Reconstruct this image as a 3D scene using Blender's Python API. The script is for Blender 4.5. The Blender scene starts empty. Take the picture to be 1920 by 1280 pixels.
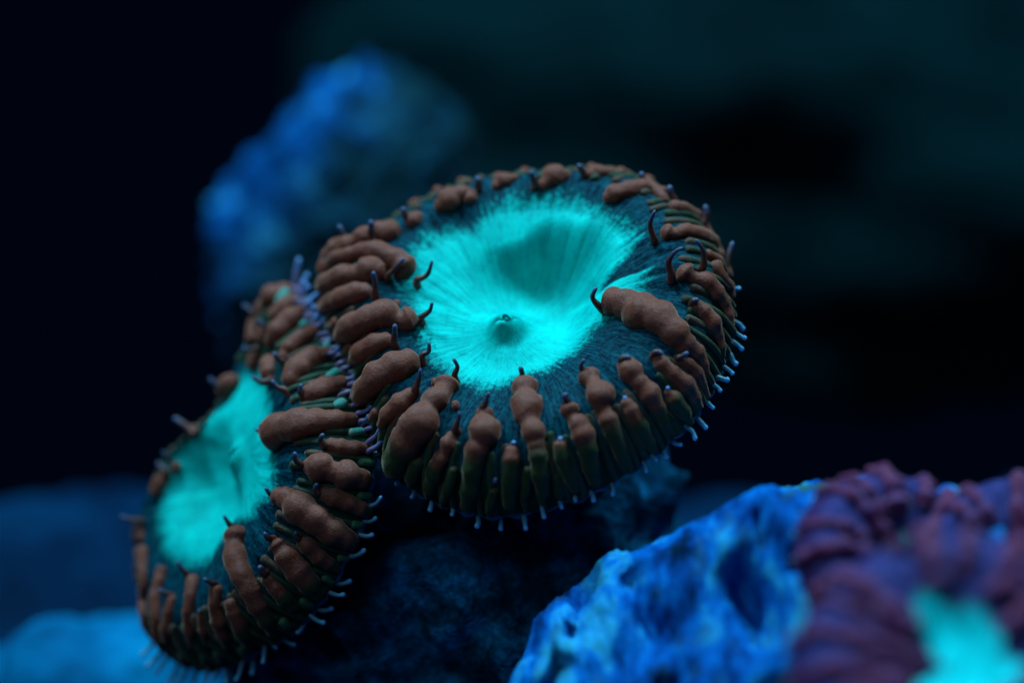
import bpy, math, random
from mathutils import Vector, Matrix, noise
from mathutils.bvhtree import BVHTree

# ------------------------------------------------------------------ camera, world, light, exposure
K = 0.11 / 1920.0                       # metres per unit; one unit is one photo pixel at the focus distance
LENS, SENSOR = 100.0, 36.0
D = 960.0 / (SENSOR / 2 / LENS)         # camera distance in units
PITCH = math.radians(35)
FOCUS_Z = 150.0
EXPOSURE = 0.0
RC = Matrix.Rotation(math.radians(90) - PITCH, 3, 'X')   # camera axes -> world
LIFT = Vector((0, 0, 0.12))
sc = bpy.context.scene
COL = sc.collection

def W(v):
    """camera-aligned units (x right, y up, z towards the camera) -> world metres"""
    return RC @ (Vector(v) * K) + LIFT

cam = bpy.data.objects.new('camera', bpy.data.cameras.new('camera'))
COL.objects.link(cam)
cam.data.lens, cam.data.sensor_width = LENS, SENSOR
cam.data.clip_start, cam.data.clip_end = 0.005, 20
cam.location = W((0, 0, D))
cam.rotation_euler = RC.to_euler()
cam.data.dof.use_dof = True
cam.data.dof.focus_distance = (D - FOCUS_Z) * K
cam.data.dof.aperture_fstop = 7.4
sc.camera = cam

world = bpy.data.worlds.new('World')
sc.world = world
world.use_nodes = True
bg = world.node_tree.nodes['Background']
bg.inputs[0].default_value = (0.0002, 0.0012, 0.0048, 1)
bg.inputs[1].default_value = 1.0

def lamp(name, pos, target, size, power, colour):
    l = bpy.data.lights.new(name, 'AREA')
    l.shape, l.size, l.energy, l.color = 'DISK', size, power, colour
    o = bpy.data.objects.new(name, l)
    COL.objects.link(o)
    o.location = pos
    o.rotation_euler = (Vector(target) - Vector(pos)).to_track_quat('-Z', 'Y').to_euler()
    return o

# the reef light has two lamp heads that hang over the tank, a little behind the corals; a weak unseen fill is added in front to lift the dark flanks
for kx, kp in ((0.38, 2.2), (-0.42, 2.4)):
    lamp('reef_lamp', W(Vector((kx, 0.93, 0.10)).normalized() * 7400), W((0, 0, 0)), 0.10, kp, (0.42, 0.80, 1.0))
lamp('front_fill', W((-3200, 3800, 5200)), W((-200, -100, 0)), 0.30, 0.55, (0.45, 0.75, 1.0))

sc.view_settings.view_transform = 'Standard'
sc.view_settings.look = 'None'
sc.view_settings.gamma = 1.0
sc.view_settings.exposure = EXPOSURE
sc.view_settings.use_curve_mapping = False
sc.render.engine = 'CYCLES'
sc.cycles.use_denoising = True
sc.cycles.max_bounces = 6

# ------------------------------------------------------------------ helpers
def ray(px, py):
    o = Vector((0, 0, D))
    d = Vector((px - 960.0, 640.0 - py, -D)).normalized()
    return o, d

def at(px, py, z):
    s = (D - z) / D
    return Vector(((px - 960.0) * s, (640.0 - py) * s, z))

def sstep(a, b, x):
    t = min(1.0, max(0.0, (x - a) / (b - a)))
    return t * t * (3 - 2 * t)

def fbm(p, octv=4, lac=2.1, gain=0.5):
    a, s = 1.0, 0.0
    for _ in range(octv):
        s += a * noise.noise(p)
        p = p * lac
        a *= gain
    return s

def crom(pts, n):
    """Catmull-Rom through tuples, n samples per span"""
    out = []
    m = len(pts)
    for i in range(m - 1):
        p0, p1, p2, p3 = pts[max(0, i - 1)], pts[i], pts[i + 1], pts[min(m - 1, i + 2)]
        for j in range(n):
            t = j / n
            out.append(tuple(0.5 * ((2 * b) + (c - a) * t + (2 * a - 5 * b + 4 * c - d) * t * t + (3 * b - a - 3 * c + d) * t ** 3)
                             for a, b, c, d in zip(p0, p1, p2, p3)))
    out.append(tuple(pts[-1]))
    return out

def mesh_obj(name, verts, faces, mat, parent=None, attrs=None, origin=None):
    """verts in camera units; the object's origin sits at the parent's or at `origin` (units)"""
    wv = [W(v) for v in verts]
    c = sum(wv, Vector()) / len(wv) if origin is None else W(origin)
    me = bpy.data.meshes.new(name)
    me.from_pydata([v - c for v in wv], [], faces)
    me.update()
    me.polygons.foreach_set('use_smooth', [True] * len(me.polygons))
    for an, (typ, data) in (attrs or {}).items():
        a = me.attributes.new(an, typ, 'POINT')
        if typ == 'FLOAT':
            a.data.foreach_set('value', data)
        else:
            a.data.foreach_set('vector', [q for v in data for q in v])
    me.materials.append(mat)
    o = bpy.data.objects.new(name, me)
    COL.objects.link(o)
    if parent is not None:
        o.parent = parent
        o.location = c - WLOC[parent.name]
    else:
        o.location = c
    WLOC[o.name] = c
    return o

WLOC = {}                               # world position of every object's origin

def thing(name, pos, label, cat, group=None):
    o = bpy.data.objects.new(name, None)
    o.empty_display_size = 0.005
    COL.objects.link(o)
    o.location = W(pos)
    WLOC[o.name] = W(pos)
    tag(o, label, cat, group)
    return o

def tag(o, label, cat=None, group=None, kind=None):
    o['label'] = label
    if cat: o['category'] = cat
    if group: o['group'] = group
    if kind: o['kind'] = kind

# ------------------------------------------------------------------ materials
class NT:
    def __init__(self, name):
        self.m = bpy.data.materials.new(name)
        self.m.use_nodes = True
        self.t = self.m.node_tree
        self.b = self.t.nodes['Principled BSDF']
        self.b.inputs['Roughness'].default_value = 0.6
        self.b.inputs['Specular IOR Level'].default_value = 0.2
    def n(self, typ, **kw):
        nd = self.t.nodes.new(typ)
        for k, v in kw.items(): setattr(nd, k, v)
        return nd
    def l(self, a, b): self.t.links.new(a, b)
    def attr(self, name, out):
        a = self.n('ShaderNodeAttribute', attribute_name=name)
        return a.outputs[out]
    def coords(self, scale=1.0, drawn=1.0):
        tc = self.n('ShaderNodeTexCoord')
        mp = self.n('ShaderNodeMapping')
        mp.inputs['Scale'].default_value = (scale / K, scale * drawn / K, scale * drawn / K)      # one texture unit = one scene unit / scale
        self.l(tc.outputs['Object'], mp.inputs['Vector'])
        return mp.outputs[0]
    def noise(self, vec, scale, detail=4, rough=0.55):
        n = self.n('ShaderNodeTexNoise')
        n.inputs['Scale'].default_value = scale
        n.inputs['Detail'].default_value = detail
        n.inputs['Roughness'].default_value = rough
        self.l(vec, n.inputs['Vector'])
        return n.outputs['Fac']
    def ramp(self, fac, stops, interp='LINEAR'):
        r = self.n('ShaderNodeValToRGB')
        r.color_ramp.interpolation = interp
        el = r.color_ramp.elements
        while len(el) < len(stops): el.new(0.5)
        for e, (p, c) in zip(el, stops):
            e.position = p
            e.color = (c, c, c, 1) if isinstance(c, (int, float)) else (*c, 1)
        self.l(fac, r.inputs[0])
        return r.outputs[0]
    def math(self, op, a, b=None, clamp=False):
        m = self.n('ShaderNodeMath', operation=op, use_clamp=clamp)
        for i, x in enumerate((a, b)):
            if x is None: continue
            if isinstance(x, (int, float)): m.inputs[i].default_value = x
            else: self.l(x, m.inputs[i])
        return m.outputs[0]
    def mix(self, fac, a, b, blend='MIX'):
        m = self.n('ShaderNodeMix', data_type='RGBA', blend_type=blend)
        for s, x in ((m.inputs[0], fac), (m.inputs[6], a), (m.inputs[7], b)):
            if isinstance(x, (int, float)): s.default_value = x
            elif isinstance(x, tuple): s.default_value = (*x, 1)
            else: self.l(x, s)
        return m.outputs[2]
    def bump(self, h, dist, strength=1.0, prev=None):
        b = self.n('ShaderNodeBump')
        b.inputs['Distance'].default_value = dist * K
        b.inputs['Strength'].default_value = strength
        self.l(h, b.inputs['Height'])
        if prev is not None: self.l(prev, b.inputs['Normal'])
        return b.outputs[0]
    def finish(self, col, nrm=None):
        if isinstance(col, tuple): self.b.inputs['Base Color'].default_value = (*col, 1)
        else: self.l(col, self.b.inputs['Base Color'])
        if nrm is not None: self.l(nrm, self.b.inputs['Normal'])
        return self.m

def mat_body(name, disc, disc2, teal, flank, edge):
    t = NT(name)
    cy = t.attr('cy', 'Fac')                 # 1 at the border of the bright disc
    ht = t.attr('ht', 'Fac')                 # 0 at the fringe, 1 on the crest
    pol = t.attr('pol', 'Vector')            # (cos, sin, radius)
    mp = t.n('ShaderNodeMapping')
    mp.inputs['Scale'].default_value = (26, 26, 3.2)
    t.l(pol, mp.inputs['Vector'])
    streak = t.noise(mp.outputs[0], 1.0, 5, 0.62)
    mp2 = t.n('ShaderNodeMapping')
    mp2.inputs['Scale'].default_value = (70, 70, 7)
    t.l(pol, mp2.inputs['Vector'])
    fine = t.noise(mp2.outputs[0], 1.0, 3, 0.6)
    co = t.coords()
    grain = t.noise(co, 0.12, 5, 0.7)
    cyn = t.math('ADD', cy, t.math('MULTIPLY', t.math('SUBTRACT', streak, 0.5), 0.36))
    cyn = t.math('ADD', cyn, t.math('MULTIPLY', t.math('SUBTRACT', grain, 0.5), 0.55))
    mot = t.noise(co, 0.022, 4, 0.6)
    inner = t.mix(t.math('ADD', t.ramp(fine, [(0.28, 0.40), (0.50, 0.0)]), t.math('ADD', t.ramp(mot, [(0.35, 0.5), (0.62, 0.0)]), t.ramp(grain, [(0.30, 0.5), (0.48, 0.0)])), True), disc, disc2)
    f1 = t.ramp(t.math('MULTIPLY', cyn, 0.5), [(0.445, 0.0), (0.54, 1.0)])
    tealc = t.mix(t.ramp(t.math('ADD', t.math('MULTIPLY', fine, 0.5), t.math('MULTIPLY', grain, 0.5)), [(0.42, 0.0), (0.60, 1.0)]), (0.0, 0.2 * teal[1], 0.38 * teal[2]), tuple(min(1, 1.7 * q) for q in teal))
    col = t.mix(f1, inner, tealc)
    hn = t.math('ADD', ht, t.math('MULTIPLY', t.math('SUBTRACT', streak, 0.5), 0.5))
    col = t.mix(t.ramp(hn, [(0.55, 1.0), (1.0, 0.0)]), col, flank)
    col = t.mix(t.ramp(ht, [(0.015, 1.0), (0.07, 0.0)]), col, edge)
    b = t.bump(fine, 2.2, 0.5)
    b = t.bump(streak, 4.0, 0.5, b)
    b = t.bump(grain, 2.0, 0.5, b)
    t.b.inputs['Specular IOR Level'].default_value = 0.03
    return t.finish(col, b)

def mat_lobe(name, brown, brown2, green, pale):
    t = NT(name)
    br = t.attr('br', 'Fac')
    co = t.coords()
    big = t.noise(co, 0.04, 3, 0.5)
    gr = t.noise(co, 0.32, 4, 0.7)
    vor = t.n('ShaderNodeTexVoronoi')
    vor.inputs['Scale'].default_value = 0.33
    t.l(co, vor.inputs['Vector'])
    col = t.mix(t.ramp(big, [(0.3, 0.0), (0.7, 1.0)]), brown, brown2)
    col = t.mix(t.math('MULTIPLY', t.ramp(gr, [(0.52, 0.0), (0.70, 1.0)]), 0.28), col, pale)
    col = t.mix(t.math('MULTIPLY', t.ramp(gr, [(0.28, 1.0), (0.46, 0.0)]), 0.30), col, tuple(0.4 * q for q in brown))
    brn = t.math('ADD', br, t.math('MULTIPLY', t.math('SUBTRACT', gr, 0.5), 0.5))
    col = t.mix(t.ramp(brn, [(0.25, 1.0), (0.75, 0.0)]), col, green)
    b = t.bump(vor.outputs['Distance'], 0.7, 0.4)
    b = t.bump(gr, 0.9, 0.5, b)
    b = t.bump(big, 8.0, 0.5, b)
    t.b.inputs['Roughness'].default_value = 0.55
    t.b.inputs['Specular IOR Level'].default_value = 0.14
    t.b.inputs['Subsurface Weight'].default_value = 0.2
    t.b.inputs['Subsurface Radius'].default_value = (0.0006, 0.0003, 0.0002)
    t.b.inputs['Subsurface Scale'].default_value = 1.0
    t.b.inputs['Sheen Weight'].default_value = 0.36
    t.b.inputs['Sheen Roughness'].default_value = 0.35
    t.b.inputs['Sheen Tint'].default_value = (0.80, 0.58, 0.42, 1)
    return t.finish(col, b)

def mat_tentacle(name, base, mid, tip):
    t = NT(name)
    s = t.attr('s', 'Fac')
    co = t.coords()
    gr = t.noise(co, 0.5, 2, 0.6)
    sn = t.math('ADD', s, t.math('MULTIPLY', t.math('SUBTRACT', gr, 0.5), 0.35))
    col = t.ramp(sn, [(0.0, base), (0.60, mid), (0.97, tip)])
    b = t.bump(gr, 1.2, 0.5)
    t.b.inputs['Roughness'].default_value = 0.4
    t.b.inputs['Specular IOR Level'].default_value = 0.4
    t.b.inputs['Subsurface Weight'].default_value = 0.25
    t.b.inputs['Subsurface Radius'].default_value = (0.0004, 0.0008, 0.001)
    t.b.inputs['Subsurface Scale'].default_value = 1.0
    return t.finish(col, b)

def mat_rock(name, stops, scale, patch=None, bumpd=10.0, drawn=1.0):
    t = NT(name)
    co = t.coords(1.0, drawn)
    n1 = t.noise(co, scale, 5, 0.6)
    n2 = t.noise(co, scale * 5.5, 5, 0.65)
    f = t.math('ADD', t.math('MULTIPLY', n1, 0.74), t.math('MULTIPLY', n2, 0.26))
    col = t.ramp(f, stops)
    if patch is not None:
        col = t.mix(t.math('MULTIPLY', t.attr('pt', 'Fac'), t.ramp(n2, [(0.15, 0.6), (0.6, 1.0)])), col, patch)
    vor = t.n('ShaderNodeTexVoronoi')
    vor.inputs['Scale'].default_value = scale * 7
    t.l(co, vor.inputs['Vector'])
    b = t.bump(n2, bumpd, 0.8)
    b = t.bump(vor.outputs['Distance'], bumpd * 0.6, 0.6, b)
    t.b.inputs['Roughness'].default_value = 0.75
    t.b.inputs['Specular IOR Level'].default_value = 0.02
    return t.finish(col, b)

M_BODY = mat_body('coral_tissue', (0.0, 0.58, 0.51), (0.0, 0.27, 0.28), (0.0, 0.038, 0.054), (0.006, 0.028, 0.017), (0.01, 0.14, 0.24))
M_LOBE = mat_lobe('brown_lobe', (0.130, 0.030, 0.015), (0.135, 0.045, 0.034), (0.016, 0.034, 0.013), (0.42, 0.20, 0.17))
M_PLEAT = mat_lobe('teal_pleat', (0.06, 0.035, 0.02), (0.05, 0.04, 0.03), (0.012, 0.036, 0.020), (0.04, 0.10, 0.08))
M_SHORT = mat_lobe('pale_pleat', (0.10, 0.16, 0.12), (0.08, 0.2, 0.16), (0.03, 0.20, 0.17), (0.2, 0.42, 0.36))
M_SHORT2 = mat_lobe('green_pleat', (0.03, 0.09, 0.04), (0.03, 0.10, 0.05), (0.015, 0.085, 0.045), (0.06, 0.2, 0.12))
M_TENT = mat_tentacle('horn_tentacle', (0.13, 0.035, 0.022), (0.045, 0.016, 0.016), (0.03, 0.06, 0.14))
M_FRINGE = mat_tentacle('fringe_tentacle', (0.07, 0.12, 0.14), (0.06, 0.24, 0.34), (0.12, 0.42, 0.75))
M_SEAM = mat_tentacle('seam_tentacle', (0.12, 0.045, 0.09), (0.10, 0.10, 0.22), (0.10, 0.24, 0.52))
M_PBODY = mat_body('purple_coral_tissue', (0.0, 0.82, 0.86), (0.0, 0.70, 0.76), (0.040, 0.036, 0.14), (0.03, 0.014, 0.07), (0.03, 0.04, 0.14))
M_PLOBE = mat_lobe('purple_lobe', (0.120, 0.010, 0.042), (0.050, 0.018, 0.105), (0.03, 0.03, 0.10), (0.09, 0.05, 0.16))

# ------------------------------------------------------------------ coral polyps
class Polyp:
    def __init__(self, name, c, n, R0, label, body_mat, lobe_mat, fringe_px=None, cyan_px=None, hidden=None,
                 mouth=(0, 0), scale=1.0, seed=0, cyan_r=225, bowl=62, nth=432, wild=0.12, bc=(0, 0, 190), extra=(), low=None, mh=68):
        self.rng = random.Random(seed)
        self.c, self.n = Vector(c), Vector(n).normalized()
        self.e1 = Vector((0, 1, 0)).cross(self.n)
        if self.e1.length < 0.3: self.e1 = Vector((1, 0, 0))
        self.e1.normalize()
        self.e2 = self.n.cross(self.e1)
        self.R0, self.scale, self.lobe_mat, self.seed, self.low = R0, scale, lobe_mat, seed, low
        self.fR = self.fit(fringe_px, R0, hidden, extra)
        self.root = thing(name, self.c - self.n * 330 * scale, label, 'coral', 'coral polyps')
        prof = [(0, 0, 0)]
        S = scale
        # (r, h, t): oral disc is filled in by disc(); then crest, shoulder, flank, fringe, underside, stalk
        NR = 46
        rows = []
        for i in range(NR + 1):
            r = 225 * (i / NR) ** 0.9
            rows.append((r, None))
        key = [(225, 118), (258, 125), (292, 126), (325, 115), (356, 90), (378, 54), (388, 22), (390, 3), (384, -6), (360, -6), (290, -14),
               (215, -50), (170, -120), (150, -220), (165, -330)]
        rows += [(a, b) for a, b in crom(key, 6)[1:]]
        verts, pol, cyv, htv = [], [], [], []
        so = Vector((seed * 7.3, seed * 3.1, 0))
        mx, my = mouth
        cyf = None
        raw = []
        for (r, h) in rows:
            for k in range(nth):
                th = 2 * math.pi * k / nth
                ct, st = math.cos(th), math.sin(th)
                g = self.fR(th) / (390.0 * S)
                w = sstep(40, 330, r)
                rr = r * (1 + (g - 1) * w)
                of = 1 - sstep(0, 215, r)
                ox, oy = mx * of, my * of
                hh = h
                if h is None:
                    x, y = rr * ct + ox, rr * st + oy
                    q = math.hypot(x, y) / (225.0 * (1 + (g - 1) * w))
                    bth = math.atan2(y - bc[1], x - bc[0])
                    wob = 1 + 0.30 * noise.noise(Vector((math.cos(bth) * 1.6, math.sin(bth) * 1.6, 2)) + so)
                    qb = math.hypot(x - bc[0], y - bc[1]) / (bc[2] * wob)
                    hh = 118 - bowl * (1 - sstep(0.12, 1.0, qb)) - 30 * (1 - sstep(0.35, 1.0, q))
                    dm = math.hypot(x - mx, y - my)
                    u, v = ((x - mx) * 0.80 + (y - my) * 0.60), ((y - my) * 0.80 - (x - mx) * 0.60)
                    hh += mh * (0.45 * math.exp(-(dm / 64.0) ** 2) + 0.55 * math.exp(-(math.hypot(u, v * 1.25) / 34.0) ** 3)) - 12 * math.exp(-(u / 20.0) ** 2 - (v / 4.5) ** 2)
                fold = noise.noise(Vector((ct * 9, st * 9, r * 0.006)) + so)
                fold2 = noise.noise(Vector((ct * 24, st * 24, r * 0.008)) + so * 2)
                lump = noise.noise(Vector((rr * ct, rr * st, hh)) * 0.012 + so)
                amp = 0.35 * sstep(40, 160, r) + 0.65 * sstep(190, 260, r)
                if r > 384 and (h is not None and h <= 3): amp *= 0.5
                dh = amp * (6 * fold + 3.0 * fold2 + 6 * lump)
                if h is not None and 0 <= h < 118 and r > 300:     # flank: pleats push outward
                    rr += (5 * fold + 4 * fold2)
                    dh *= 0.4
                if h is not None and abs(h) < 7 and r > 355:        # scalloped fringe edge
                    rr += 4 * math.sin(th * 46 + 2 * math.sin(th * 3))
                if hh > 0: hh *= 1 - (1 - self.hs(th)) * sstep(60, 230, r)      # the rim may be flatter on one side
                raw.append((rr, hh + dh, ct, st, ox, oy))
        for rr, hh, ct, st, ox, oy in raw:
            verts.append(self.c + (self.e1 * (rr * ct + ox) + self.e2 * (rr * st + oy) + self.n * hh) * S)
        faces = []
        nrow = len(rows)
        for i in range(1, nrow - 1):
            for k in range(nth):
                k2 = (k + 1) % nth
                faces.append((i * nth + k, i * nth + k2, (i + 1) * nth + k2, (i + 1) * nth + k))
        # centre fan on row 0 collapses into one vertex: use vertex 0
        for k in range(nth):
            faces.append((0, nth + (k + 1) % nth, nth + k))
        faces = [f[::-1] if len(f) == 4 else f for f in faces]
        self.bvh = BVHTree.FromPolygons(verts, faces)
        if cyan_px:
            pts = []
            for (px, py) in cyan_px:
                p, _ = self.hit(px, py)
                d = p - self.c
                pts.append((math.atan2(d.dot(self.e2), d.dot(self.e1)), math.hypot(d.dot(self.e1), d.dot(self.e2)) / S))
            self.fC = self.interp(pts, cyan_r)
        else:
            self.fC = lambda th: cyan_r * (1 + 2 * wild * noise.noise(Vector((math.cos(th) * 1.5, math.sin(th) * 1.5, seed))))
        for rr, hh, ct, st, ox, oy in raw:
            th = math.atan2(st, ct)
            pol.append((ct, st, rr / 225.0))
            cyv.append(min(2.0, math.hypot(rr * ct + ox, rr * st + oy) / self.fC(math.atan2(rr * st + oy, rr * ct + ox))))
            htv.append(0.0 if hh < 0 and rr < 380 else max(0.0, hh / 118.0) if rr > 225 else 1.0)
        self.used = {v for f in faces for v in f}
        remap, nv = {}, []
        for i in range(len(verts)):
            if i in self.used:
                remap[i] = len(nv); nv.append(i)
        mesh_obj('body', [verts[i] for i in nv], [tuple(remap[v] for v in f) for f in faces], body_mat, self.root,
                 {'pol': ('FLOAT_VECTOR', [pol[i] for i in nv]), 'cy': ('FLOAT', [cyv[i] for i in nv]), 'ht': ('FLOAT', [htv[i] for i in nv])})

    def hs(self, th):
        if not self.low: return 1.0
        da = (math.degrees(th) - self.low[0] + 180) % 360 - 180
        return 1 - self.low[2] * math.exp(-(da / self.low[1]) ** 2)

    def interp(self, pts, default):
        pts = sorted(pts)
        def f(th):
            th = (th + math.pi) % (2 * math.pi) - math.pi
            n = len(pts)
            for i in range(n):
                a, b = pts[i], pts[(i + 1) % n]
                a0, b0 = a[0], b[0]
                if i == n - 1:
                    b0 += 2 * math.pi
                for t in (th, th + 2 * math.pi):
                    if a0 <= t <= b0:
                        u = (t - a0) / max(1e-6, b0 - a0)
                        u = u * u * (3 - 2 * u)
                        return a[1] + (b[1] - a[1]) * u
            return default
        return f

    def fit(self, px, R0, hidden, extra):
        if not px: return lambda th: R0
        pts = []
        for (x, y) in px:
            o, d = ray(x, y)
            t = (self.c - o).dot(self.n) / d.dot(self.n)
            v = o + d * t - self.c
            pts.append((math.atan2(v.dot(self.e2), v.dot(self.e1)), min(1.18 * R0, max(0.38 * R0, v.length))))
        pts += [(math.radians((d + 180) % 360 - 180), r) for d, r in extra]
        angs = [p[0] for p in pts]
        for k in range(24):
            th = -math.pi + 2 * math.pi * k / 24
            gap = min(abs((th - a + math.pi) % (2 * math.pi) - math.pi) for a in angs)
            if gap > 0.35: pts.append((th, hidden or R0))
        f = self.interp(pts, R0)
        N = 96
        s = [f(-math.pi + 2 * math.pi * k / N) for k in range(N)]
        for _ in range(6):
            s = [(s[k - 1] + 2 * s[k] + s[(k + 1) % N]) / 4 for k in range(N)]
        def g(th):
            x = ((th + math.pi) / (2 * math.pi) * N) % N
            i = int(x) % N
            u = x - int(x)
            return s[i] * (1 - u) + s[(i + 1) % N] * u
        return g

    def hit(self, px, py):
        o, d = ray(px, py)
        loc, nrm, idx, dist = self.bvh.ray_cast(o, d)
        if loc is None:
            base = (self.c - o).dot(d)
            best = None
            for i in range(-12, 13):
                p = o + d * (base + i * 35 * self.scale)
                l2, n2, i2, d2 = self.bvh.find_nearest(p)
                if best is None or d2 < best[2]: best = (l2, n2, d2)
            loc, nrm = best[0], best[1]
        if nrm.dot(loc - self.c + self.n * 60 * self.scale) < 0: nrm = -nrm
        return loc, nrm

    def surf(self, r, th, h=None):
        """point on the body near polar (r, th): drop along -n, or in from outside for the flank"""
        S = self.scale
        g = self.fR(th) / (390.0 * S)
        dr = self.e1 * math.cos(th) + self.e2 * math.sin(th)
        if h is None:
            o = self.c + (dr * r * g + self.n * 400) * S
            loc, nrm, _, _ = self.bvh.ray_cast(o, -self.n)
        else:
            o = self.c + (dr * 700 + self.n * (h * self.hs(th) * 0.95)) * S
            loc, nrm, _, _ = self.bvh.ray_cast(o, -dr)
        if loc is None: loc, nrm, _, _ = self.bvh.find_nearest(o)
        if nrm.dot(loc - self.c + self.n * 60 * S) < 0: nrm = -nrm
        return loc, nrm

    def sweep(self, pts, nrms, rad, brown, name='lobe', parent=None, seg=16, sink=0.22, flat=0.95, mat=None, lump=0.12):
        """inflated ridge along pts (on the body) with half widths rad"""
        n = len(pts)
        for _ in range(4):
            pts = [pts[0]] + [(pts[i - 1] + pts[i] * 2 + pts[i + 1]) / 4 for i in range(1, n - 1)] + [pts[-1]]
        for _ in range(5):
            nrms = [nrms[0]] + [(nrms[i - 1] + nrms[i] * 2 + nrms[i + 1]).normalized() for i in range(1, n - 1)] + [nrms[-1]]
        L = [0.0]
        for i in range(1, n): L.append(L[-1] + (pts[i] - pts[i - 1]).length)
        T = L[-1] or 1.0
        verts, br = [], []
        so = Vector((self.rng.random() * 50, self.rng.random() * 50, 0))
        for i in range(n):
            tg = (pts[min(n - 1, i + 1)] - pts[max(0, i - 1)]).normalized()
            nn = (nrms[i] - tg * nrms[i].dot(tg)).normalized()
            bn = tg.cross(nn)
            w = rad[i]
            capa = min(1.0, max(0.0, L[i] / max(1, rad[0] * 1.0)))
            capb = min(1.0, max(0.0, (T - L[i]) / max(1, rad[-1] * 1.3)))
            cap = math.sqrt(max(0.0004, 1 - (1 - capa) ** 2)) * math.sqrt(max(0.0004, 1 - (1 - capb) ** 2))
            we = w * cap
            c = pts[i] + nn * (w * sink * (0.3 + 0.7 * cap))
            for k in range(seg):
                a = 2 * math.pi * k / seg
                p = c + bn * (we * math.cos(a)) + nn * (we * flat * math.sin(a))
                q = noise.noise(p * 0.035 + so) + 0.25 * noise.noise(p * 0.09 + so)
                p = c + (p - c) * (1 + lump * q)
                verts.append(p)
                br.append(brown(L[i] / T) if callable(brown) else brown)
        faces = []
        for i in range(n - 1):
            for k in range(seg):
                k2 = (k + 1) % seg
                faces.append((i * seg + k, i * seg + k2, (i + 1) * seg + k2, (i + 1) * seg + k))
        faces.append(tuple(range(seg))[::-1])
        faces.append(tuple((n - 1) * seg + k for k in range(seg)))
        return mesh_obj(name, verts, faces, mat or self.lobe_mat, parent or self.root, {'br': ('FLOAT', br)})

    def lobe_px(self, beads, bf=1.0, horn=None, hr=None, parent=None, name='lobe', grow=1.13, mat=None):
        """a lobe traced from the picture: beads (px, py, half width) from its inner to its outer end"""
        b = [tuple(map(float, q)) for q in beads]
        if len(b) == 1: b = [(b[0][0] - 1, b[0][1], b[0][2]), (b[0][0] + 1, b[0][1], b[0][2])]
        def ext(a, c, f):
            dx, dy = a[0] - c[0], a[1] - c[1]
            l = math.hypot(dx, dy) or 1
            return (a[0] + dx / l * a[2] * f, a[1] + dy / l * a[2] * f, a[2])
        b = [ext(b[0], b[1], 0.5)] + b + [ext(b[-1], b[-2], 0.7)]
        cr = crom(b, 6)
        pts, nrms, rad = [], [], []
        last = None
        for (x, y, w) in cr:
            p, nn = self.hit(x, y)
            if last is not None and (p - last).length > 70 * self.scale:
                # the ray slipped past a silhouette: stay near the last point
                o, dd = ray(x, y)
                q = o + dd * (last - o).dot(dd)
                p, nn, _, _ = self.bvh.find_nearest(q)
                if nn.dot(p - self.c + self.n * 60 * self.scale) < 0: nn = -nn
            last = p
            pts.append(p); nrms.append(nn); rad.append(max(2.5, w) * (D - p.z) / D * grow)
        m = len(rad)
        av = [sum(rad[max(0, i - 8):i + 9]) / len(rad[max(0, i - 8):i + 9]) for i in range(m)]
        rad = [r * (r / a) ** 0.3 for r, a in zip(rad, av)]
        S_ = [0.0]
        for i in range(1, m): S_.append(S_[-1] + math.hypot(cr[i][0] - cr[i - 1][0], cr[i][1] - cr[i - 1][1]))
        if len(beads) > 2:                                # each bead swells on its own, with a crease to the next
            swell = []
            for i in range(m):
                best = 0.90 * rad[i]
                for kb in range(1, len(b) - 1):
                    ib = kb * 6
                    rr = rad[ib] * 1.0
                    dd = (S_[i] - S_[ib]) * 1.0
                    if abs(dd) < rr: best = max(best, math.sqrt(rr * rr - dd * dd))
                swell.append(best)
            rad = swell
        fn = bf if not isinstance(bf, float) else (lambda s, f=bf: 1.0 if f >= 1 else 1 - sstep(f - 0.16, f + 0.16, s))
        o = self.sweep(pts, nrms, rad, fn, name, parent, mat=mat)
        if horn:
            self.tent_px(horn, hr or (6, 3), M_TENT, 'tentacle', o, near=beads[0][2] * 1.0)
        return o

    def tent_px(self, poly, r, mat, name='tentacle', parent=None, lift=0.45, near=0.0):
        """a tentacle traced from base to tip; it leans off the body's surface as it leaves it"""
        x, y = poly[0]
        if near: poly = [poly[0]] + [(x + (q[0] - x) * 1.2, y + (q[1] - y) * 1.2) for q in poly[1:]]
        p, nn = self.hit(x, y)
        p = p + nn * (r[0] * 0.4) - ray(x, y)[1] * near
        pts = [p - nn * (r[0] * 1.2 + near * 0.5), p]
        tot = 0.0
        px = poly[0]
        for q in poly[1:]:
            tot += math.hypot(q[0] - px[0], q[1] - px[1])
            z = p.z + nn.z * tot * lift
            pts.append(at(q[0], q[1], z))
            px = q
        self.tube(pts, r[0] * 1.2, r[1] * 1.2, mat, name, parent)

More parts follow.
